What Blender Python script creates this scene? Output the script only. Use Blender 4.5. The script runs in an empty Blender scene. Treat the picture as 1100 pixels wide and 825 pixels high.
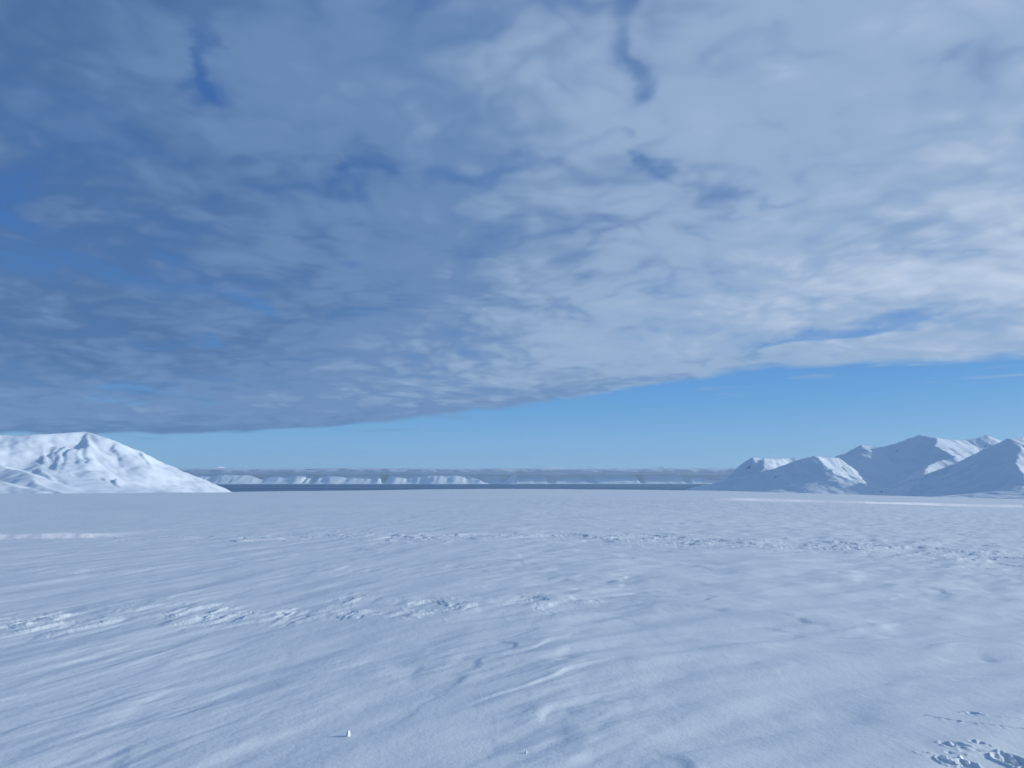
import bpy, math, random
import numpy as np

# ------------------------------------------------------------------ camera
SEA = -250.0            # water level; the snow under the camera is z = 0
CAM_H = 1.6
F = 794.0               # focal length in pixels of the 1100 px wide photo
PITCH = math.atan((512 - 412.5) / F)
SP, CP = math.sin(PITCH), math.cos(PITCH)
scene = bpy.context.scene
col = scene.collection
cam_d = bpy.data.cameras.new('camera')
cam = bpy.data.objects.new('camera', cam_d)
col.objects.link(cam)
cam_d.sensor_width = 36.0
cam_d.lens = 36.0 * F / 1100.0
cam_d.clip_start = 0.1
cam_d.clip_end = 200000.0
cam.location = (0, 0, CAM_H)
cam.rotation_euler = (math.pi / 2 + PITCH, 0, 0)
scene.camera = cam

SUN_AZ = math.radians(81.5)      # to the right of the view direction (+Y)
SUN_EL = math.radians(15.0)
scene.view_settings.view_transform = 'Standard'
scene.view_settings.look = 'None'
scene.view_settings.gamma = 1.0
scene.view_settings.use_curve_mapping = False
scene.view_settings.exposure = 0.12
scene.cycles.use_denoising = True
scene.cycles.max_bounces = 5
scene.cycles.diffuse_bounces = 3
scene.cycles.volume_bounces = 1
scene.cycles.sample_clamp_indirect = 4.0

sun_d = bpy.data.lights.new('sun', 'SUN')
sun_d.energy = 3.1
sun_d.angle = math.radians(0.6)
sun_d.color = (1.0, 0.96, 0.90)
sun = bpy.data.objects.new('sun', sun_d)
col.objects.link(sun)
sun.rotation_euler = (math.pi / 2 - SUN_EL, 0, math.pi - SUN_AZ)
sun.location = (50, 0, 50)


def pix_ae(px, py):
    """photo pixel -> (azimuth from +Y, tangent of elevation)"""
    X = (px - 550) / F
    U = (412.5 - py) / F
    y, z = CP - SP * U, SP + CP * U
    return math.atan2(X, y), z / math.hypot(X, y)


def at(px, py, f):
    """point seen at a photo pixel, f metres ahead"""
    X = (px - 550) / F
    U = (412.5 - py) / F
    y, z = CP - SP * U, SP + CP * U
    s = f / y
    return np.array([X * s, f, CAM_H + z * s])


# ------------------------------------------------------------------ node helper
class NG:
    def __init__(self, tree):
        self.t = tree
        self.n = tree.nodes
        self.l = tree.links

    def _in(self, sock, v):
        if v is None:
            return
        if isinstance(v, bpy.types.NodeSocket):
            self.l.new(v, sock)
        else:
            sock.default_value = v

    def m(self, op, a, b=None, c=None, clamp=False):
        n = self.n.new('ShaderNodeMath')
        n.operation = op
        n.use_clamp = clamp
        self._in(n.inputs[0], a)
        self._in(n.inputs[1], b)
        self._in(n.inputs[2], c)
        return n.outputs[0]

    def v(self, op, a, b=None, c=None):
        n = self.n.new('ShaderNodeVectorMath')
        n.operation = op
        self._in(n.inputs[0], a)
        self._in(n.inputs[1], b)
        if c is not None:
            self._in(n.inputs[2], c)
        return n.outputs['Value'] if op in ('LENGTH', 'DOT_PRODUCT', 'DISTANCE') else n.outputs[0]

    def xyz(self, x, y, z):
        n = self.n.new('ShaderNodeCombineXYZ')
        for s, q in zip(n.inputs, (x, y, z)):
            self._in(s, q)
        return n.outputs[0]

    def sep(self, v):
        n = self.n.new('ShaderNodeSeparateXYZ')
        self.l.new(v, n.inputs[0])
        return n.outputs

    def ss(self, x, a, b, lo=0.0, hi=1.0):
        n = self.n.new('ShaderNodeMapRange')
        n.interpolation_type = 'SMOOTHSTEP'
        self._in(n.inputs['Value'], x)
        self._in(n.inputs['From Min'], a)
        self._in(n.inputs['From Max'], b)
        self._in(n.inputs['To Min'], lo)
        self._in(n.inputs['To Max'], hi)
        return n.outputs[0]

    def noise(self, vec, scale, detail=4, rough=0.5, dist=0.0, color=False):
        n = self.n.new('ShaderNodeTexNoise')
        self._in(n.inputs['Vector'], vec)
        n.inputs['Scale'].default_value = scale
        n.inputs['Detail'].default_value = detail
        n.inputs['Roughness'].default_value = rough
        n.inputs['Distortion'].default_value = dist
        return n.outputs['Color'] if color else n.outputs['Fac']

    def mix(self, f, a, b):
        n = self.n.new('ShaderNodeMix')
        n.data_type = 'RGBA'
        self._in(n.inputs[0], f)
        self._in(n.inputs[6], a)
        self._in(n.inputs[7], b)
        return n.outputs[2]


def lin(r, g, b):
    def c(v):
        v /= 255.0
        return v / 12.92 if v <= 0.04045 else ((v + 0.055) / 1.055) ** 2.4
    return (c(r), c(g), c(b), 1.0)


# ------------------------------------------------------------------ sky with a broken cloud deck
world = bpy.data.worlds.new('World')
scene.world = world
world.use_nodes = True
world.node_tree.nodes.clear()
g = NG(world.node_tree)
SKY_STRENGTH = 0.1
tc = g.n.new('ShaderNodeTexCoord')
D = tc.outputs['Generated']
dx, dy, dz = g.sep(D)[0], g.sep(D)[1], g.sep(D)[2]
sky = g.n.new('ShaderNodeTexSky')
sky.sky_type = 'NISHITA'
sky.sun_disc = False
sky.sun_elevation = SUN_EL
sky.sun_rotation = SUN_AZ
sky.altitude = 200
sky.air_density = 1.0
sky.dust_density = 0.3
sky.ozone_density = 2.0
sky_col = sky.outputs[0]

az = g.m('ARCTAN2', dx, dy)
hyp = g.m('SQRT', g.m('ADD', g.m('MULTIPLY', dx, dx), g.m('MULTIPLY', dy, dy)))
el = g.m('DIVIDE', dz, g.m('MAXIMUM', hyp, 0.02))
zz = g.m('ADD', g.m('MAXIMUM', dz, 0.0), 0.15)
P = g.xyz(g.m('DIVIDE', dx, zz), g.m('DIVIDE', dy, zz), 0.0)       # where the ray meets the deck
# slightly sheared so the rolls of cloud run across the view
n_big = g.noise(P, 0.9, 4, 0.5, 0.4)
n_mid = g.noise(P, 2.7, 5, 0.5, 0.2)
n_fine = g.noise(g.v('MULTIPLY', P, (1.0, 1.25, 1.0)), 6.5, 4, 0.45, 0.1)
pw = g.v('ADD', P, g.v('MULTIPLY', g.v('SUBTRACT', g.noise(P, 1.1, 3, 0.5, 0, color=True), (0.5, 0.5, 0.5)), (0.5, 0.5, 0.0)))


def billow(scale, detail, width, seed):
    """rounded cells divided by thin seams"""
    n = g.noise(g.v('ADD', pw, (seed, seed * 1.7, seed)), scale, detail, 0.45, 0.0)
    a = g.m('ABSOLUTE', g.m('SUBTRACT', n, 0.5))
    return g.m('SUBTRACT', g.ss(a, 0.0, width), 0.62)


puff = g.m('ADD', g.m('MULTIPLY', billow(2.4, 2, 0.17, 3.0), 0.36), g.m('MULTIPLY', billow(5.6, 2, 0.16, 11.0), 0.30))
puff = g.m('ADD', puff, g.m('MULTIPLY', billow(11.0, 1.5, 0.17, 23.0), 0.12))
n_edge = g.noise(g.v('MULTIPLY', P, (1.0, 1.0, 1.0)), 2.6, 5, 0.55, 0.2)
warp = g.noise(P, 3.6, 4, 0.5, 0.2, color=True)
wv = g.sep(warp)
wa = g.m('MULTIPLY', g.m('SUBTRACT', wv[0], 0.5), 0.26)
we = g.m('MULTIPLY', g.m('SUBTRACT', wv[1], 0.5), g.m('MULTIPLY', el, 0.50))
AE = g.xyz(g.m('ADD', az, wa), g.m('ADD', el, we), 0.0)

# lower edge of the deck, elevation against azimuth
ramp = g.n.new('ShaderNodeValToRGB')
ramp.color_ramp.interpolation = 'B_SPLINE'
AZ0, AZ1 = -1.0, 1.0
g.l.new(g.m('DIVIDE', g.m('SUBTRACT', az, AZ0), AZ1 - AZ0), ramp.inputs[0])
pts = [(-1.0, .040), (-.66, .046), (-.45, .050), (-.28, .060), (-.1, .080), (.08, .104), (.22, .124), (.33, .139),
       (.45, .136), (.62, .131), (1.0, .13)]
cr = ramp.color_ramp
while len(cr.elements) < len(pts):
    cr.elements.new(0.5)
for e_, (a_, v_) in zip(cr.elements, pts):
    e_.position = (a_ - AZ0) / (AZ1 - AZ0)
    e_.color = (v_ * 5, v_ * 5, v_ * 5, 1)
edge = g.m('DIVIDE', g.sep(ramp.outputs[0])[0], 5.0)
edge_n = g.m('MULTIPLY', g.m('SUBTRACT', n_edge, 0.5), g.m('MULTIPLY', edge, 0.26))
over = g.m('DIVIDE', g.m('ADD', g.m('SUBTRACT', el, edge), edge_n), edge)
deck = g.ss(over, -0.03, 0.075)
# thin fibres hanging just below the edge
fib = g.noise(g.xyz(g.m('MULTIPLY', az, 9.0), g.m('MULTIPLY', el, 120.0), 3.0), 1.0, 4, 0.5, 0.3)
fib = g.m('MULTIPLY', g.ss(fib, 0.56, 0.78, 0.0, 0.6), g.m('MULTIPLY', g.ss(over, -0.42, -0.05), g.ss(over, 0.12, -0.02)))

# gaps of blue in the deck: (px, py, half width, half height, depth)
gaps = [(213, 112, 17, 18, .85), (219, 50, 8, 50, .7), (235, 90, 30, 22, .35), (400, 190, 34, 8, .8), (372, 205, 9, 22, .5),
        (100, 287, 100, 13, .9), (185, 262, 40, 10, .4), (4, 214, 24, 16, 1.0), (672, 55, 11, 60, .75), (682, 108, 15, 26, .8),
        (696, 184, 10, 9, .45), (815, 203, 50, 7, .55), (640, 183, 50, 8, .5), (500, 180, 60, 12, .7), (450, 15, 50, 22, .55),
        (960, 350, 70, 7, .75), (880, 363, 60, 5, .8), (147, 417, 26, 5, .9), (207, 427, 26, 4, .9), (118, 430, 18, 3.5, .8),
        (202, 371, 20, 5, .9), (262, 327, 20, 8, .8), (392, 290, 22, 8, .6), (60, 238, 50, 10, .3), (620, 20, 90, 30, .35),
        (30, 150, 60, 30, .35), (125, 165, 60, 20, .35), (760, 60, 60, 24, .45)]
gap = None
for (px, py, rx, ry, k) in gaps:
    a0, e0 = pix_ae(px, py)
    v = g.v('SUBTRACT', AE, (a0, e0, 0))
    v = g.v('MULTIPLY', v, (F / rx, F / ry, 0))
    q = g.v('DOT_PRODUCT', v, v)
    q = g.m('MULTIPLY', g.m('EXPONENT', g.m('MULTIPLY', q, -0.6)), k)
    gap = q if gap is None else g.m('ADD', gap, q)
# thickness of the deck
thick = g.m('ADD', g.m('ADD', g.m('MULTIPLY', n_mid, 0.55), 0.20), g.m('MULTIPLY', n_big, 0.50))
thick = g.m('ADD', thick, g.m('MULTIPLY', n_fine, 0.35))           # mean about 0.82
thick = g.m('ADD', thick, g.m('MULTIPLY', puff, 0.34))
thick = g.m('SUBTRACT', thick, g.m('MULTIPLY', gap, g.m('ADD', 0.02, g.m('MULTIPLY', g.ss(n_fine, 0.25, 0.72), 0.34))))
cover = g.ss(thick, 0.22, 0.84, 0.12, 0.97)
cover = g.m('MULTIPLY', cover, g.m('SUBTRACT', 1.0, g.m('MULTIPLY', g.ss(gap, 0.0, 1.1), g.m('MULTIPLY', g.ss(n_mid, 0.25, 0.75), 0.85))))
cover = g.m('MULTIPLY', cover, deck)
cover = g.m('MAXIMUM', cover, fib)

# light scattered through the deck: brighter towards the sun, dimmer overhead
sunv = (math.sin(math.radians(62)) * math.cos(math.radians(20)), math.cos(math.radians(62)) * math.cos(math.radians(20)),
        math.sin(math.radians(20)))
cs = g.v('DOT_PRODUCT', D, sunv)
glow = g.ss(cs, 0.0, 1.05)
br = g.m('ADD', 0.24, g.m('MULTIPLY', glow, 0.57))
lum = g.m('ADD', g.m('MULTIPLY', g.m('SUBTRACT', n_mid, 0.5), 0.34), g.m('MULTIPLY', g.m('SUBTRACT', n_big, 0.5), 0.2))
lum = g.m('ADD', lum, g.m('MULTIPLY', g.m('SUBTRACT', n_fine, 0.5), 0.45))
lum = g.m('ADD', lum, g.m('MULTIPLY', puff, 0.56))
br = g.m('ADD', br, g.m('MULTIPLY', lum, 0.47))
br = g.m('SUBTRACT', br, g.m('MULTIPLY', g.ss(gap, 0.0, 1.1), 0.10))
br = g.m('ADD', br, g.ss(over, 2.4, 0.4, -0.10, 0.06))
br = g.m('SUBTRACT', br, g.ss(over, 0.55, 0.0, 0.0, 0.13))          # the base darkens at the far rim
br = g.m('MULTIPLY', br, 1.0, clamp=True)
c_ramp = g.n.new('ShaderNodeValToRGB')
c_ramp.color_ramp.interpolation = 'EASE'
g.l.new(br, c_ramp.inputs[0])
cr = c_ramp.color_ramp
stops = [(0.0, lin(76, 110, 158)), (0.3, lin(106, 137, 180)), (0.6, lin(149, 174, 206)), (1.0, lin(200, 213, 232))]
while len(cr.elements) < len(stops):
    cr.elements.new(0.5)
for e_, (p_, c_) in zip(cr.elements, stops):
    e_.position = p_
    e_.color = c_
skyc = g.v('SCALE', sky_col)
skyc.node.inputs['Scale'].default_value = SKY_STRENGTH
s_ramp = g.n.new('ShaderNodeValToRGB')                              # clean polar air: deep blue overhead, pale at the horizon
g.l.new(g.m('MULTIPLY', el, 1.0, clamp=True), s_ramp.inputs[0])
cr = s_ramp.color_ramp
stops = [(0.0, lin(128, 178, 216)), (0.05, lin(110, 168, 218)), (0.11, lin(86, 152, 216)), (0.17, lin(74, 138, 208)),
         (0.30, lin(52, 108, 180)), (0.8, lin(34, 80, 150))]
while len(cr.elements) < len(stops):
    cr.elements.new(0.5)
for e_, (p_, c_) in zip(cr.elements, stops):
    e_.position = p_
    e_.color = c_
skyc = g.mix(0.88, skyc, s_ramp.outputs[0])
final = g.mix(cover, skyc, c_ramp.outputs[0])
bg = g.n.new('ShaderNodeBackground')
g.l.new(final, bg.inputs[0])
bg.inputs[1].default_value = 0.93
wo = g.n.new('ShaderNodeOutputWorld')
g.l.new(bg.outputs[0], wo.inputs[0])


# ------------------------------------------------------------------ numpy noise
_rng = np.random.default_rng(7)
_perm = _rng.permutation(4096)
_ang = _rng.random(4096) * 2 * np.pi
_gx, _gy = np.cos(_ang), np.sin(_ang)


def perlin(x, y, seed=0):
    xi = np.floor(x).astype(np.int64)
    yi = np.floor(y).astype(np.int64)
    xf, yf = x - xi, y - yi

    def grad(ix, iy, fx, fy):
        h = _perm[(_perm[(ix + seed * 131) & 4095] + iy) & 4095]
        return _gx[h] * fx + _gy[h] * fy
    u = xf * xf * xf * (xf * (xf * 6 - 15) + 10)
    v = yf * yf * yf * (yf * (yf * 6 - 15) + 10)
    a = grad(xi, yi, xf, yf)
    b = grad(xi + 1, yi, xf - 1, yf)
    c = grad(xi, yi + 1, xf, yf - 1)
    d = grad(xi + 1, yi + 1, xf - 1, yf - 1)
    return (a + u * (b - a) + v * ((c + u * (d - c)) - (a + u * (b - a)))) * 1.5


def fbm(x, y, octaves=4, seed=0, gain=0.5):
    s, amp = 0.0, 1.0
    for o in range(octaves):
        s = s + amp * perlin(x * 2 ** o + 17.3 * o, y * 2 ** o + 5.1 * o, seed + o)
        amp *= gain
    return s


def sst(x, a, b):
    t = np.clip((x - a) / (b - a), 0, 1)
    return t * t * (3 - 2 * t)


# ------------------------------------------------------------------ materials
def new_mat(name):
    m = bpy.data.materials.new(name)
    m.use_nodes = True
    m.node_tree.nodes.clear()
    h = NG(m.node_tree)
    out = h.n.new('ShaderNodeOutputMaterial')
    return m, h, out


def snow_material():
    m, h, out = new_mat('snow')
    p = h.n.new('ShaderNodeBsdfPrincipled')
    geo = h.n.new('ShaderNodeNewGeometry')
    pos = geo.outputs['Position']
    # sunlit strips painted near white into the colour, over the wind crust
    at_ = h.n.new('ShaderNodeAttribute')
    at_.attribute_name = 'sun_strip'
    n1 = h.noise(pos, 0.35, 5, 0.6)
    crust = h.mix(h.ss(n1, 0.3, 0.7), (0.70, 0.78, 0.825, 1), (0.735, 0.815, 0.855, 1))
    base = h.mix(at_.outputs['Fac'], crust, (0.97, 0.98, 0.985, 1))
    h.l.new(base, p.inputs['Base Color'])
    p.inputs['Roughness'].default_value = 0.62
    p.inputs['Specular IOR Level'].default_value = 0.25
    # grain of the surface
    b1 = h.n.new('ShaderNodeBump')
    b1.inputs['Strength'].default_value = 0.35
    b1.inputs['Distance'].default_value = 0.012
    h.l.new(h.noise(pos, 22.0, 6, 0.7), b1.inputs['Height'])
    b2 = h.n.new('ShaderNodeBump')
    b2.inputs['Strength'].default_value = 0.2
    b2.inputs['Distance'].default_value = 0.05
    h.l.new(h.noise(h.v('MULTIPLY', pos, (1.0, 0.45, 1.0)), 2.6, 5, 0.6, 0.3), b2.inputs['Height'])
    h.l.new(b2.outputs[0], b1.inputs['Normal'])
    h.l.new(b1.outputs[0], p.inputs['Normal'])
    h.l.new(p.outputs[0], out.inputs[0])
    return m


def mountain_material(name, rock_amount, rock_scale, bump_scale=0.02, bump_d=8.0):
    """snow with rock showing on the steepest faces only"""
    m, h, out = new_mat(name)
    p = h.n.new('ShaderNodeBsdfPrincipled')
    geo = h.n.new('ShaderNodeNewGeometry')
    pos = geo.outputs['Position']
    nz = h.sep(geo.outputs['True Normal'])[2]
    n = h.noise(h.v('MULTIPLY', pos, (1, 1, 0.35)), rock_scale, 7, 0.68)
    steep = h.ss(nz, 0.86, 0.62)
    r = h.ss(h.m('ADD', h.m('MULTIPLY', steep, rock_amount), n), 0.86, 1.0)
    base = h.mix(r, (0.72, 0.81, 0.88, 1), (0.15, 0.15, 0.17, 1))
    h.l.new(base, p.inputs['Base Color'])
    p.inputs['Roughness'].default_value = 0.75
    p.inputs['Specular IOR Level'].default_value = 0.1
    b = h.n.new('ShaderNodeBump')
    b.inputs['Strength'].default_value = 0.5
    b.inputs['Distance'].default_value = bump_d
    h.l.new(h.noise(pos, bump_scale, 6, 0.6, 0.2), b.inputs['Height'])
    h.l.new(b.outputs[0], p.inputs['Normal'])
    h.l.new(p.outputs[0], out.inputs[0])
    return m


M_SNOW = snow_material()
M_MTN = mountain_material('mountain_snow', 0.33, 0.018, 0.03, 7.0)
M_LEFT = mountain_material('smooth_mountain_snow', 0.22, 0.014, 0.012, 5.0)
M_FAR = mountain_material('far_mountain_snow', 0.22, 0.006, 0.006, 20.0)


def tag(o, kind=None, label=None, cat=None, group=None):
    if kind:
        o['kind'] = kind
    if label:
        o['label'] = label
    if cat:
        o['category'] = cat
    if group:
        o['group'] = group
    return o


def mesh_from(name, verts, faces, mat, smooth=True):
    """verts (n,3) array, faces (m,4) array"""
    me = bpy.data.meshes.new(name)
    nv, nf = len(verts), len(faces)
    me.vertices.add(nv)
    me.vertices.foreach_set('co', np.ascontiguousarray(verts, dtype=np.float32).ravel())
    k = faces.shape[1]
    me.loops.add(nf * k)
    me.loops.foreach_set('vertex_index', faces.astype(np.int32).ravel())
    me.polygons.add(nf)
    me.polygons.foreach_set('loop_start', np.arange(0, nf * k, k, dtype=np.int32))
    me.update(calc_edges=True)
    me.validate()
    if smooth:
        me.polygons.foreach_set('use_smooth', np.ones(len(me.polygons), dtype=bool))
    me.materials.append(mat)
    o = bpy.data.objects.new(name, me)
    col.objects.link(o)
    return o


def grid_faces(nr, nc, wrap=False):
    i = np.arange(nr - 1)[:, None]
    j = np.arange(nc if wrap else nc - 1)[None, :]
    j2 = (j + 1) % nc
    a = i * nc + j
    b = i * nc + j2
    return np.stack([a, b, b + nc, a + nc], -1).reshape(-1, 4)


# ------------------------------------------------------------------ snow field
def fall(a):
    """how fast the snowfield falls towards the fjord, by azimuth"""
    xs = np.array([-3.15, -1.7, -.9, -.606, -.372, 0, .264, .45, .606, .9, 1.7, 3.15])
    ys = np.array([0, .004, .0185, .0196, .0193, .0169, .0188, .0228, .0268, .024, .004, 0])
    out = 0
    for k in (-.06, -.03, 0, .03, .06):
        out = out + np.interp(a + k, xs, ys)
    return out / 5


def dist_at_row(py):
    th = math.atan((py - 412.5) / F) - PITCH
    return CAM_H / (math.tan(th) - 0.0175)


def path_d(a, pix):
    q = [ground_pt(*p) for p in pix]
    return np.interp(a, [math.atan2(*p) for p in q], [math.hypot(*p) for p in q])


def snow_height(x, y, detail=True):
    """height of the snow surface and the mask of painted sunlit strips"""
    d = np.hypot(x, y) + 1e-6
    a = np.arctan2(x, y)
    h = -fall(a) * d
    # broad swells, low enough never to hide the shore
    for L, k, s in ((2600, .0022, 1), (900, .0026, 2), (300, .0034, 3), (90, .0042, 4), (28, .0052, 5)):
        w = sst(d, L * .25, L * .9) * (1 - sst(d, 9500, 13500))
        h = h + w * L * k * fbm(x / (L * 1.3), y / L, 2, s)
    sun_strip = np.zeros_like(d)
    near = 1 - sst(d, 120, 400)
    # wind direction, bending slowly over the field
    bend = 0.35 * perlin(x / 9 + 3, y / 9, 9)
    gx_ = np.linspace(-400, 400, 8001)
    gth = np.radians(17 + 40 * sst(gx_, -4.0, 3.5) - 10 * sst(gx_, 4, 12))
    gi = np.concatenate([[0], np.cumsum(.1 / np.tan(gth[1:]))])
    gi = gi - gi[4000]
    th = math.radians(24)
    u = (np.interp(x, gx_, gi) - y) * .46 + bend
    v = x * math.sin(th) + y * math.cos(th)
    # drifts, finer on the left, broader flutes on the right
    wr = sst(x, -2.5, 1.5)
    patch = sst(fbm(x / 3.1, y / 4.2, 2, 21), -.1, .55)

    def drift(k, sd):
        uu, vv = u * k, v * (1 + (k - 1) * .5)
        d1 = fbm(uu / 1.5, vv / 4.2, 3, 11 + sd, .5)
        d2 = 1 - np.sqrt(perlin(uu / .9 + 4, vv / 3.0, 15 + sd) ** 2 + .012) * 1.6
        lob = fbm(uu / 1.1 + .15 * perlin(vv, uu, 17 + sd), vv / 2.2, 3, 18 + sd, .5)
        lip = sst(lob, .0, .36)       # soft tongues of drifted snow with an edge
        f1 = fbm(uu / .30, vv / 1.1, 3, 24 + sd, .5)
        return .034 * d1 + .012 * d2 + .011 * lip * (.5 + patch), f1
    (ha, fa), (hb, fb) = drift(1.0, 0), drift(2.1, 200)
    h = h + near * ((1 - wr) * (ha * .6) + wr * 1.3 * hb)
    h = h + near * ((1 - wr) * fa + wr * fb) * (.0022 + .0060 * patch)
    # band of carved sastrugi at about ten metres, left and middle
    cen = path_d(a, [(-120, 682), (0, 672), (150, 664), (330, 652), (450, 655), (600, 647), (720, 645), (1100, 640)])
    b1 = np.exp(-((d - cen + .5 * perlin(x / 2.2, y / 2.2, 31)) / 1.0) ** 2)
    b1 = b1 * np.interp(a, [-1.5, -.9, -.1, .14, .3, .5], [.2, 1, .8, .5, .15, 0])
    b1 = b1 * sst(fbm(x / 1.3, y / 1.3, 2, 36), -.55, .35)
    sa = fbm(u / .50 + .5 * perlin(v / .7, u / .7, 33), v / 1.25, 4, 34, .6)
    saw = sst(sa, -.08, .10) * .5 + sst(sa, .2, .36) * .5
    h = h + b1 * (.034 * saw + .014 * fbm(u / .2, v / .5, 3, 35))
    # band of broken crust further out, from the middle to the right edge
    c2 = path_d(a, [(-120, 582), (0, 581), (200, 579), (420, 576.5), (550, 575.5), (700, 579), (800, 584), (950, 590), (1100, 601), (1200, 608)])
    w2 = np.interp(a, [-.75, 0, .6], [3.6, 2.6, 2.6])
    b2 = np.exp(-((d - c2 + 2.2 * perlin(x / 5, y / 5, 41)) / w2) ** 2)
    b2 = b2 * np.interp(a, [-1.2, -.5, -.1, .2, .8], [.1, .35, .8, 1, 1])
    sb = fbm(u / 1.0 + .5 * perlin(v, u, 43), v / 2.1, 4, 44, .55)
    sb2 = fbm(u / .42 + .5 * perlin(v, u, 46), v / 1.3, 4, 47, .55)
    step = (1 - wr) * (sst(sb, -.03, .07) * .5 + sst(sb, .2, .29) * .5) + wr * (sst(sb2, -.03, .09) * .5 + sst(sb2, .2, .3) * .5)
    h = h + b2 * .046 * step
    # drift banks; the sunlight along their faces is painted as whiter snow
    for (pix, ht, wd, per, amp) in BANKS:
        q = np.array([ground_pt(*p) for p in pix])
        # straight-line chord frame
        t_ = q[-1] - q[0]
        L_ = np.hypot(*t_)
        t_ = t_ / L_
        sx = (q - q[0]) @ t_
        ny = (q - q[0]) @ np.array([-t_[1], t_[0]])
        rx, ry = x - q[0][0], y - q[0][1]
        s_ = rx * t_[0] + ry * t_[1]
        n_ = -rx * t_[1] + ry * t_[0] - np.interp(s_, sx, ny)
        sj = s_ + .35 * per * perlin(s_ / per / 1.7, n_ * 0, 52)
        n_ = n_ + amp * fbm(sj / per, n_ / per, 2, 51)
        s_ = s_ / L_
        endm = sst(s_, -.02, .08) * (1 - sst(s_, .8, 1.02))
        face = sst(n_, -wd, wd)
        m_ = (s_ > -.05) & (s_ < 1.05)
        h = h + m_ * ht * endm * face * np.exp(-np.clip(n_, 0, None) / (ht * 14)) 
        sun_strip = np.maximum(sun_strip, m_ * endm * np.exp(-(n_ / (wd * 1.25)) ** 4))
    # ski and boot marks at the lower right
    for pix, dep, wd in TRACKS:
        for p0, p1 in zip(pix[:-1], pix[1:]):
            q0, q1 = ground_pt(*p0), ground_pt(*p1)
            t_ = q1 - q0
            s_ = np.clip(((x - q0[0]) * t_[0] + (y - q0[1]) * t_[1]) / (t_ @ t_), 0, 1)
            dd = np.hypot(x - q0[0] - s_ * t_[0], y - q0[1] - s_ * t_[1])
            h = h - dep * np.exp(-(dd / wd) ** 2)
            if wd < .05:
                h = h + dep * .5 * np.exp(-((dd - wd * 1.8) / wd) ** 2) * sst(perlin(x * 18, y * 18, 58), -.3, .4)
    for (px, py, rx, ry, dep) in DUG:
        q0 = ground_pt(px, py)
        qx, qy = ground_pt(px + rx, py), ground_pt(px, py - ry)
        e = np.hypot((x - q0[0]) / abs(qx[0] - q0[0]), (y - q0[1]) / abs(qy[1] - q0[1])) + .5 * fbm(x * 11, y * 9, 3, 59)
        m_ = 1 - sst(e, .6, 1.1)
        h = h - m_ * dep * (.55 + .9 * sst(fbm(x * 13, y * 10, 3, 61), -.12, .1)) + dep * .45 * np.exp(-((e - 1.2) / .22) ** 2)
    return h, sun_strip


BANKS = [
    ([(-70, 582.2), (0, 580.6), (60, 579.4), (130, 577.8)], .17, .26, .9, .10),
    ([(252, 583.0), (280, 581.6), (310, 580.2)], .05, .09, .5, .06),
    ([(425, 577.8), (480, 576.6), (535, 575.4)], .05, .10, .6, .10),
    ([(750, 534.6), (862, 537.0), (930, 539.0), (1010, 541), (1100, 543.4), (1300, 549)], .9, 3.0, 12, 1.5),
]
TRACKS = [
    ([(992, 773), (1010, 777), (1030, 781), (1048, 783.5), (1075, 786), (1110, 788.5)], .007, .012),
    ([(1036, 771), (1044, 770), (1052, 773)], .012, .018),
    ([(1052, 773), (1075, 777), (1100, 779)], .004, .010),
    ([(1015, 804), (1022, 805.5)], .016, .02), ([(1027, 804.5), (1036, 806)], .016, .02),
    ([(1046, 802), (1054, 802.3), (1062, 804)], .012, .015),
    ([(1034, 810), (1050, 809.5), (1074, 811)], .008, .014),
    ([(1020, 708.5), (1060, 708.5), (1110, 710)], .010, .08),
]
DUG = [(1016, 823, 7, 3.5, .022), (1038, 824, 10, 3.5, .018), (1089, 818, 15, 6.5, .034), (992, 814, 8, 1.6, .008),
       (1024, 814, 12, 1.8, .009)]


def ground_pt(px, py):
    X = (px - 550) / F
    U = (412.5 - py) / F
    y, z = CP - SP * U, SP + CP * U
    s = fall(np.array([math.atan2(X, y)]))[0] * math.hypot(X, y)
    t = CAM_H / (-z - s)
    return np.array([X * t, y * t])


def snow_z(x, y):
    h, _ = snow_height(np.array([float(x)]), np.array([float(y)]))
    return float(h[0])


def build_snow():
    r = [0.35]
    while r[-1] < 16500:
        d = r[-1]
        if d < 3.6:
            st = d * .02
        elif d < 12:
            st = max(d * d / 2700, .006)
        elif d < 60:
            st = d * .005
        elif d < 400:
            st = d * .0065
        else:
            st = d * .014
        r.append(d + st)
    r = np.array(r)
    fine = np.linspace(-.70, .70, 1250)
    coarse = np.linspace(.70, 2 * math.pi - .70, 110)[1:-1]
    a = np.concatenate([fine, coarse])
    A, R = np.meshgrid(a, r)
    x, y = R * np.sin(A), R * np.cos(A)
    h, sun_strip = snow_height(x, y)
    verts = np.stack([x, y, h], -1).reshape(-1, 3)
    f = grid_faces(len(r), len(a), True)
    f = f[:, ::-1]
    o = mesh_from('snow_ground', verts, f, M_SNOW)
    at_ = o.data.attributes.new('sun_strip', 'FLOAT', 'POINT')
    at_.data.foreach_set('value', sun_strip.ravel().astype(np.float32))
    tag(o, 'structure')
    return o


build_snow()


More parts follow.
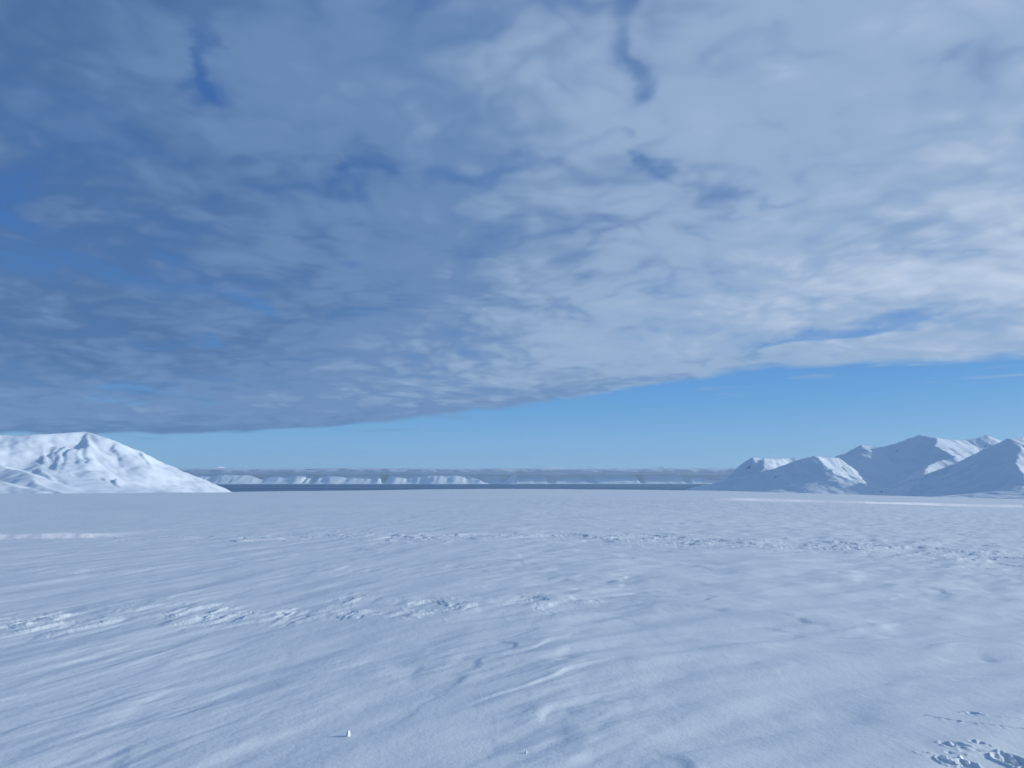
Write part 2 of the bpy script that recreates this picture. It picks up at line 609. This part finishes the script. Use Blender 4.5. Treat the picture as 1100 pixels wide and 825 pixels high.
# ------------------------------------------------------------------ fjord
def water_material():
    m, h, out = new_mat('fjord_water')
    p = h.n.new('ShaderNodeBsdfPrincipled')
    geo = h.n.new('ShaderNodeNewGeometry')
    pos = geo.outputs['Position']
    lane = h.noise(h.v('MULTIPLY', pos, (0.00007, 0.0009, 0)), 1.0, 4, 0.55)
    base = h.mix(h.ss(lane, 0.42, 0.6), (0.008, 0.05, 0.15, 1), (0.05, 0.14, 0.27, 1))
    h.l.new(base, p.inputs['Base Color'])
    h.l.new(h.ss(lane, 0.4, 0.6, 0.62, 0.45), p.inputs['Roughness'])
    p.inputs['Specular IOR Level'].default_value = 0.03
    b = h.n.new('ShaderNodeBump')
    b.inputs['Strength'].default_value = 1.0
    b.inputs['Distance'].default_value = 1.2
    h.l.new(h.noise(pos, 0.08, 4, 0.6), b.inputs['Height'])
    h.l.new(b.outputs[0], p.inputs['Normal'])
    h.l.new(p.outputs[0], out.inputs[0])
    return m


gx = np.linspace(-42000, 42000, 25)
gy = np.linspace(4000, 34000, 17)
GX, GY = np.meshgrid(gx, gy)
sea = mesh_from('fjord_water', np.stack([GX, GY, np.full_like(GX, SEA)], -1).reshape(-1, 3), grid_faces(17, 25), water_material())
tag(sea, 'structure')


# ------------------------------------------------------------------ mountains
def ridge_field(X, Y, ridges, floor, gully=1.0, seed=0, scale=1.0):
    """height = highest of all ridges, each falling away on both sides"""
    wx = X + 55 * scale * fbm(X / (420 * scale), Y / (420 * scale), 4, seed + 60)
    wy = Y + 55 * scale * fbm(X / (420 * scale), Y / (420 * scale), 4, seed + 70)
    H = np.full(X.shape, floor, dtype=float)
    for (pts, kl, kr, conc) in ridges:
        P_ = np.array([at(*p) for p in pts])
        cum = 0.0
        for p0, p1 in zip(P_[:-1], P_[1:]):
            t_ = (p1 - p0)[:2]
            L2 = max(t_ @ t_, 1.0)
            s = np.clip(((wx - p0[0]) * t_[0] + (wy - p0[1]) * t_[1]) / L2, 0, 1)
            qx, qy = p0[0] + s * t_[0], p0[1] + s * t_[1]
            dist = np.hypot(wx - qx, wy - qy)
            side = (wx - p0[0]) * t_[1] - (wy - p0[1]) * t_[0]      # > 0 : right of the ridge's direction
            k = np.where(side > 0, kr, kl)
            z = p0[2] + s * (p1[2] - p0[2])
            along = (s * math.sqrt(L2) + cum)
            gl = np.abs(perlin(along / (120 * scale), dist / (900 * scale), seed + 80 + len(pts)))
            gl2 = np.abs(perlin(along / (48 * scale), dist / (420 * scale), seed + 95))
            depth = gully * (34 * gl + 13 * gl2) * scale * sst(dist, 0, 260 * scale)
            rel = np.maximum(z - floor, 1)
            drop = rel * (1 - np.exp(-dist * k / rel * conc)) / conc if conc > 0 else k * dist
            H = np.maximum(H, z - drop - depth * np.clip(rel / 500, 0, 1))
            cum += math.sqrt(L2)
    return H


def build_range(name, x0, x1, y0, y1, step, ridges, floor, mat, gully=1.0, seed=0, scale=1.0, extra=None, jag=5.0):
    xs = np.arange(x0, x1, step)
    ys = np.arange(y0, y1, step)
    X, Y = np.meshgrid(xs, ys)
    H = ridge_field(X, Y, ridges, floor, gully, seed, scale)
    H = H + jag * scale * fbm(X / (150 * scale), Y / (150 * scale), 5, seed + 5)
    if extra is not None:
        H = extra(X, Y, H)
    e = np.minimum(np.minimum(X - x0, x1 - X), np.minimum(Y - y0, y1 - Y)) / (step * 12)
    H = floor - 60 + (H - floor + 60) * sst(e, 0, 1)
    v = np.stack([X, Y, H], -1).reshape(-1, 3)
    return mesh_from(name, v, grid_faces(len(ys), len(xs)), mat)


# right-hand range, about seven kilometres off
R_FLOOR = -240.0
front_left = [   # ridge points: (px, py, metres ahead)
    ([(796, 520, 8000), (800, 504, 8000), (807, 491.5, 8050), (822, 492.5, 8250), (862, 492, 8600), (900, 492, 8900)], .9, .85, 0.2),
    ([(820, 492, 8100), (812, 508, 7700), (800, 524, 7350)], .7, .6, .3),
]
front_mid = [
    ([(812, 529, 7080), (840, 512, 7040), (874, 489.5, 7000), (900, 492, 7600)], .9, .78, .2),
    ([(874, 489.5, 7000), (892, 502, 6700), (912, 514, 6350)], .6, .3, .3),
]
main = [
    ([(898, 490, 8000), (926, 477.5, 8000), (952, 480, 8050), (986, 466.5, 8000), (1005, 470, 7900)], .7, .6, .3),
    ([(1005, 470, 7900), (1010, 481, 7550), (1024, 489, 7350)], .6, .62, .3),
    ([(1024, 489, 7350), (1002, 500, 7000), (988, 511, 6700), (980, 525, 6350)], .62, .55, .3),
    ([(1005, 470, 7900), (1034, 473, 8500), (1060, 467.5, 8600), (1078, 473, 8600), (1110, 474, 8600)], .62, .6, .3),
]
near_right = [
    ([(1018, 531, 6280), (1040, 510, 6260), (1062, 490, 6270), (1084, 471, 6300), (1104, 469, 6700), (1150, 462, 7000), (1230, 470, 7000)], .78, .5, .3),
    ([(1005, 535, 4800), (1050, 530.5, 4720), (1085, 527, 4650), (1110, 525.5, 4600), (1180, 523, 4500)], .16, .10, .3),
    ([(1150, 462, 7000), (1160, 500, 6200), (1150, 525, 5400)], .6, .5, .3),
    ([(1084, 471, 6300), (1092, 492, 5900), (1100, 512, 5400)], .6, .5, .3),
]
tag(build_range('mountain', 1500, 4700, 6900, 9900, 15, front_left, R_FLOOR, M_MTN, 1.3, 3, jag=8), 'structure',
    'flat-topped snowy mountain at the left end of the right-hand range', 'mountain')
tag(build_range('mountain', 1600, 4300, 5300, 8300, 12, front_mid, R_FLOOR, M_MTN, .9, 4, jag=7), 'structure',
    'low dark pointed snow ridge in front of the flat-topped mountain on the right', 'mountain')
tag(build_range('mountain', 2300, 7400, 6000, 9900, 14, main, R_FLOOR, M_MTN, 1.1, 5, jag=9), 'structure',
    'highest snowy peak of the right-hand range with a sunlit slope on its right', 'mountain')
tag(build_range('mountain', 2400, 6700, 4000, 8400, 13, near_right, R_FLOOR, M_MTN, .9, 6, jag=7), 'structure',
    'steep shaded snow peak nearest the right edge of the photo', 'mountain')

# left-hand mountain
left = [
    ([(-260, 470, 5600), (-120, 462, 5750), (-20, 465.5, 5950), (20, 467.5, 6080), (45, 466.5, 6200), (74, 464.5, 6400), (90, 463.8, 6500),
      (100, 466.5, 6500), (120, 473.5, 6550), (148, 484.5, 6650), (175, 495.5, 6800), (195, 504.5, 6950), (210, 510.5, 7050),
      (219, 518, 7100), (226, 529, 7150)], .62, .56, .35),
    ([(92, 464.5, 6500), (97, 478, 6230), (95, 492, 6000), (90, 506, 5800)], .62, .55, .3),
    ([(118, 473.5, 6550), (122, 482, 6400)], .5, .8, .2),
    ([(150, 485, 6650), (157, 497, 6440), (163, 512, 6230)], .6, .55, .3),
    ([(64, 479, 6105), (58, 493, 5860), (51, 506, 5650)], .42, .6, 0),
    ([(71, 479, 6105), (65, 493, 5845), (59, 508, 5615)], .42, .6, 0),
    ([(79, 481, 6090), (74, 495, 5840), (68, 509, 5610)], .42, .6, 0),
    ([(88, 481, 6150), (85, 496, 5890), (80, 509, 5650)], .42, .6, 0),
    ([(52, 474, 6140), (46, 487, 5930)], .4, .8, 0),
    ([(10, 484, 6100), (40, 500, 5700), (58, 518, 5250)], .24, .30, .4),
    ([(-60, 490, 5600), (0, 500, 5450), (30, 511, 5200), (54, 524, 4950)], .26, .34, .4),
    ([(-60, 508, 5000), (0, 517, 4900), (40, 527, 4800)], .25, .3, .4),
    ([(108, 512, 5750), (118, 520, 5600), (122, 528, 5450)], .4, .8, .2),
    ([(121, 514, 5750), (128, 522, 5550)], .4, .8, .2),
]
tag(build_range('mountain', -7200, -2050, 4300, 8200, 13, left, -215.0, M_LEFT, .4, 12, jag=4), 'structure',
    'rounded white mountain with dark gullies at the left edge of the photo', 'mountain')

# coast on the other side of the fjord
rr = random.Random(5)


def escarpment(X, Y, sd, amp, back):
    """flat-topped coast whose front winds in and out"""
    front = 25420 + back + amp * (260 * fbm(X / 1500, Y / 5200, 2, sd) + 110 * fbm(X / 430, Y / 2400, 2, sd + 3))
    t = Y - front
    gul = np.abs(perlin(X / 210 + .3 * fbm(X / 300, Y / 300, 2, sd + 5), Y / 1300, sd + 7))
    up = np.where(t < 260, .30 * t, 78 + .62 * (t - 260)) - 40 * gul * sst(t, 60, 420) * (1 - sst(t, 900, 1500))
    top = 430 + 60 * fbm(X / 1800, Y / 1800, 3, sd + 9)
    up = top * (1 - np.exp(-np.clip(up, 0, None) / top)) + np.minimum(up, 0) * .3
    valley = sst(np.abs(perlin(X / 2300 + 5, Y / 9000, sd + 11)), .02, .10)
    return SEA + up * (.25 + .75 * valley)


def build_coast(px0, px1, sd, amp, back, label):
    xs = np.arange(at(px0, 510, 27000)[0], at(px1, 510, 27000)[0], 38)
    ys = np.concatenate([np.arange(24800, 28000, 38), np.arange(28000, 31600, 90)])
    X, Y = np.meshgrid(xs, ys)
    H = peaks(X, Y, escarpment(X, Y, sd, amp, back))
    o = mesh_from('far_mountains', np.stack([X, Y, H], -1).reshape(-1, 3), grid_faces(len(ys), len(xs)), M_FAR)
    tag(o, 'structure', label, 'mountain')


def peaks(X, Y, H):
    for (px, py, w) in ((236, 501.0, 230), (262, 502.6, 300), (588, 501.5, 1000), (640, 502.8, 300), (712, 501.3, 330), (728, 503.4, 500)):
        p = at(px, py, 30200)
        q = np.hypot((X - p[0]) / w, (Y - p[1]) / 700)
        H = np.maximum(H, SEA + (p[2] - SEA) * np.clip(1.0 - .16 * q ** 1.4, 0, 1))
    return H


build_coast(20, 342, 3, 1.0, 0, 'hazy snow cliffs beyond the fjord next to the left-hand mountain')
build_coast(338, 556, 14, 1.25, 60, 'pale sunlit snow cliffs beyond the fjord in the middle')
build_coast(552, 930, 36, .5, 350, 'blue shaded snow cliffs beyond the fjord next to the right-hand range')


# bank of low cloud lying along the far coast
def bank_material():
    m, h, out = new_mat('low_cloud')
    p = h.n.new('ShaderNodeBsdfDiffuse')
    p.inputs[0].default_value = (0.88, 0.92, 0.97, 1)
    t = h.n.new('ShaderNodeBsdfTranslucent')
    t.inputs[0].default_value = (0.88, 0.92, 0.97, 1)
    mx = h.n.new('ShaderNodeMixShader')
    mx.inputs[0].default_value = 0.5
    h.l.new(p.outputs[0], mx.inputs[1])
    h.l.new(t.outputs[0], mx.inputs[2])
    h.l.new(mx.outputs[0], out.inputs[0])
    return m


nx, ns = 900, 40
bx = np.linspace(-19000, 14000, nx)
ph = np.linspace(0, 2 * np.pi, ns, endpoint=False)
BX, PH = np.meshgrid(bx, ph, indexing='ij')
top = at(550, 503.3, 27500)[2] + 30 * fbm(BX / 2600, PH * .4, 4, 71) + 9 * fbm(BX / 500, PH, 3, 72) + (BX < -2000) * 0
bot = at(550, 509.8, 26400)[2] + 22 * fbm(BX / 1500, PH * .3, 3, 73)
cz = (top + bot) / 2
hz = (top - bot) / 2
c_, s_ = np.cos(PH), np.sin(PH)
sup = lambda q, n: np.sign(q) * np.abs(q) ** n
BY = 28050 + 1750 * sup(c_, .8) + 160 * fbm(BX / 900, PH * 2, 3, 74)
BZ = cz + hz * sup(s_, .55) + 6 * fbm(BX / 260, BY / 260, 3, 75)
bank = mesh_from('cloud_bank', np.stack([BX, BY, BZ], -1).reshape(-1, 3), grid_faces(nx, ns, True), bank_material())
tag(bank, 'stuff', 'long flat bank of low grey cloud lying along the far shore', 'cloud bank')


# ------------------------------------------------------------------ snow clods and chunks
def chunk_mesh(name, seed, spike=0.0, n=3):
    import bmesh
    bm = bmesh.new()
    bmesh.ops.create_icosphere(bm, subdivisions=n, radius=1.0)
    q = random.Random(seed)
    ax = [(q.uniform(-1, 1), q.uniform(-1, 1), q.uniform(-1, 1), q.uniform(.45, .8)) for _ in range(9)]
    for v in bm.verts:
        c = v.co.copy()
        for (a, b, c_, k) in ax:                          # cut flat facets as broken crust has
            l = math.sqrt(a * a + b * b + c_ * c_)
            nrm = (a / l, b / l, c_ / l)
            dd = c.x * nrm[0] + c.y * nrm[1] + c.z * nrm[2]
            if dd > k:
                e = (dd - k) * .92
                c.x -= nrm[0] * e
                c.y -= nrm[1] * e
                c.z -= nrm[2] * e
        s = max(0, c.z)
        c.x *= 1 - spike * s
        c.y *= 1 - spike * s
        v.co = c
        v.co.x += q.uniform(-.02, .02)
        v.co.y += q.uniform(-.02, .02)
    me = bpy.data.meshes.new(name)
    bm.to_mesh(me)
    bm.free()
    me.polygons.foreach_set('use_smooth', [True] * len(me.polygons))
    me.materials.append(M_CLOD)
    return me


def clod_material():
    m, h, out = new_mat('clod_snow')
    p = h.n.new('ShaderNodeBsdfPrincipled')
    p.inputs['Base Color'].default_value = (0.93, 0.95, 0.97, 1)
    p.inputs['Roughness'].default_value = 0.55
    geo = h.n.new('ShaderNodeNewGeometry')
    b = h.n.new('ShaderNodeBump')
    b.inputs['Strength'].default_value = 0.5
    b.inputs['Distance'].default_value = 0.006
    h.l.new(h.noise(geo.outputs['Position'], 90, 4, 0.6), b.inputs['Height'])
    h.l.new(b.outputs[0], p.inputs['Normal'])
    h.l.new(p.outputs[0], out.inputs[0])
    return m


M_CLOD = clod_material()
protos = [chunk_mesh('snow_clod', s, .1) for s in range(6)]
spiky = chunk_mesh('snow_chunk', 40, .62)


def put(me, px, py, size, flat=.7, rot=0.0, name='snow_clod', sink=.25):
    p = ground_pt(px, py)
    o = bpy.data.objects.new(name, me)
    col.objects.link(o)
    z = snow_z(p[0], p[1])
    o.location = (p[0], p[1], z + size * flat * (1 - sink) * .6)
    o.rotation_euler = (0, 0, rot)
    o.scale = (size, size * .8, size * flat)
    return o


o = put(spiky, 374, 790.5, .021, 1.25, .4, 'snow_chunk', .2)
tag(o, label='small pointed white lump of snow lying alone on the smooth crust, lower left of centre', cat='snow lump')
o = put(spiky, 565, 809, .009, 1.4, 1.4, 'snow_chunk', .2)
tag(o, label='tiny white snow lump near the bottom centre of the photo', cat='snow lump')

q = random.Random(11)
spots = [(1014, 820, .05), (1032, 818, .05), (1040, 822, .045), (1022, 823, .04), (1078, 816, .06), (1090, 815, .065), (1084, 821, .06),
         (1098, 819, .05), (1050, 824, .035)]
for i, (px, py, s) in enumerate(spots):
    o = put(protos[i % 6], px, py, s * q.uniform(.35, .6), q.uniform(.55, .8), q.uniform(0, 6), sink=.5)
    tag(o, label='kicked-up white snow clod beside the footprints at the bottom right corner', cat='snow clod',
        group='snow clods at the bottom right corner')


# ------------------------------------------------------------------ air
def haze_box():
    m, h, out = new_mat('haze')
    pv = h.n.new('ShaderNodeVolumePrincipled')
    pv.inputs['Color'].default_value = (0.56, 0.80, 1.0, 1)
    pv.inputs['Density'].default_value = 1.7e-5
    pv.inputs['Anisotropy'].default_value = 0.2
    h.l.new(pv.outputs[0], out.inputs['Volume'])
    x, y0, y1, z0, z1 = 44000, -17500, 35500, -312, 720
    v = np.array([(-x, y0, z0), (x, y0, z0), (x, y1, z0), (-x, y1, z0), (-x, y0, z1), (x, y0, z1), (x, y1, z1), (-x, y1, z1)], float)
    f = np.array([(0, 3, 2, 1), (4, 5, 6, 7), (0, 1, 5, 4), (1, 2, 6, 5), (2, 3, 7, 6), (3, 0, 4, 7)])
    o = mesh_from('haze', v, f, m, smooth=False)
    tag(o, 'stuff')


haze_box()
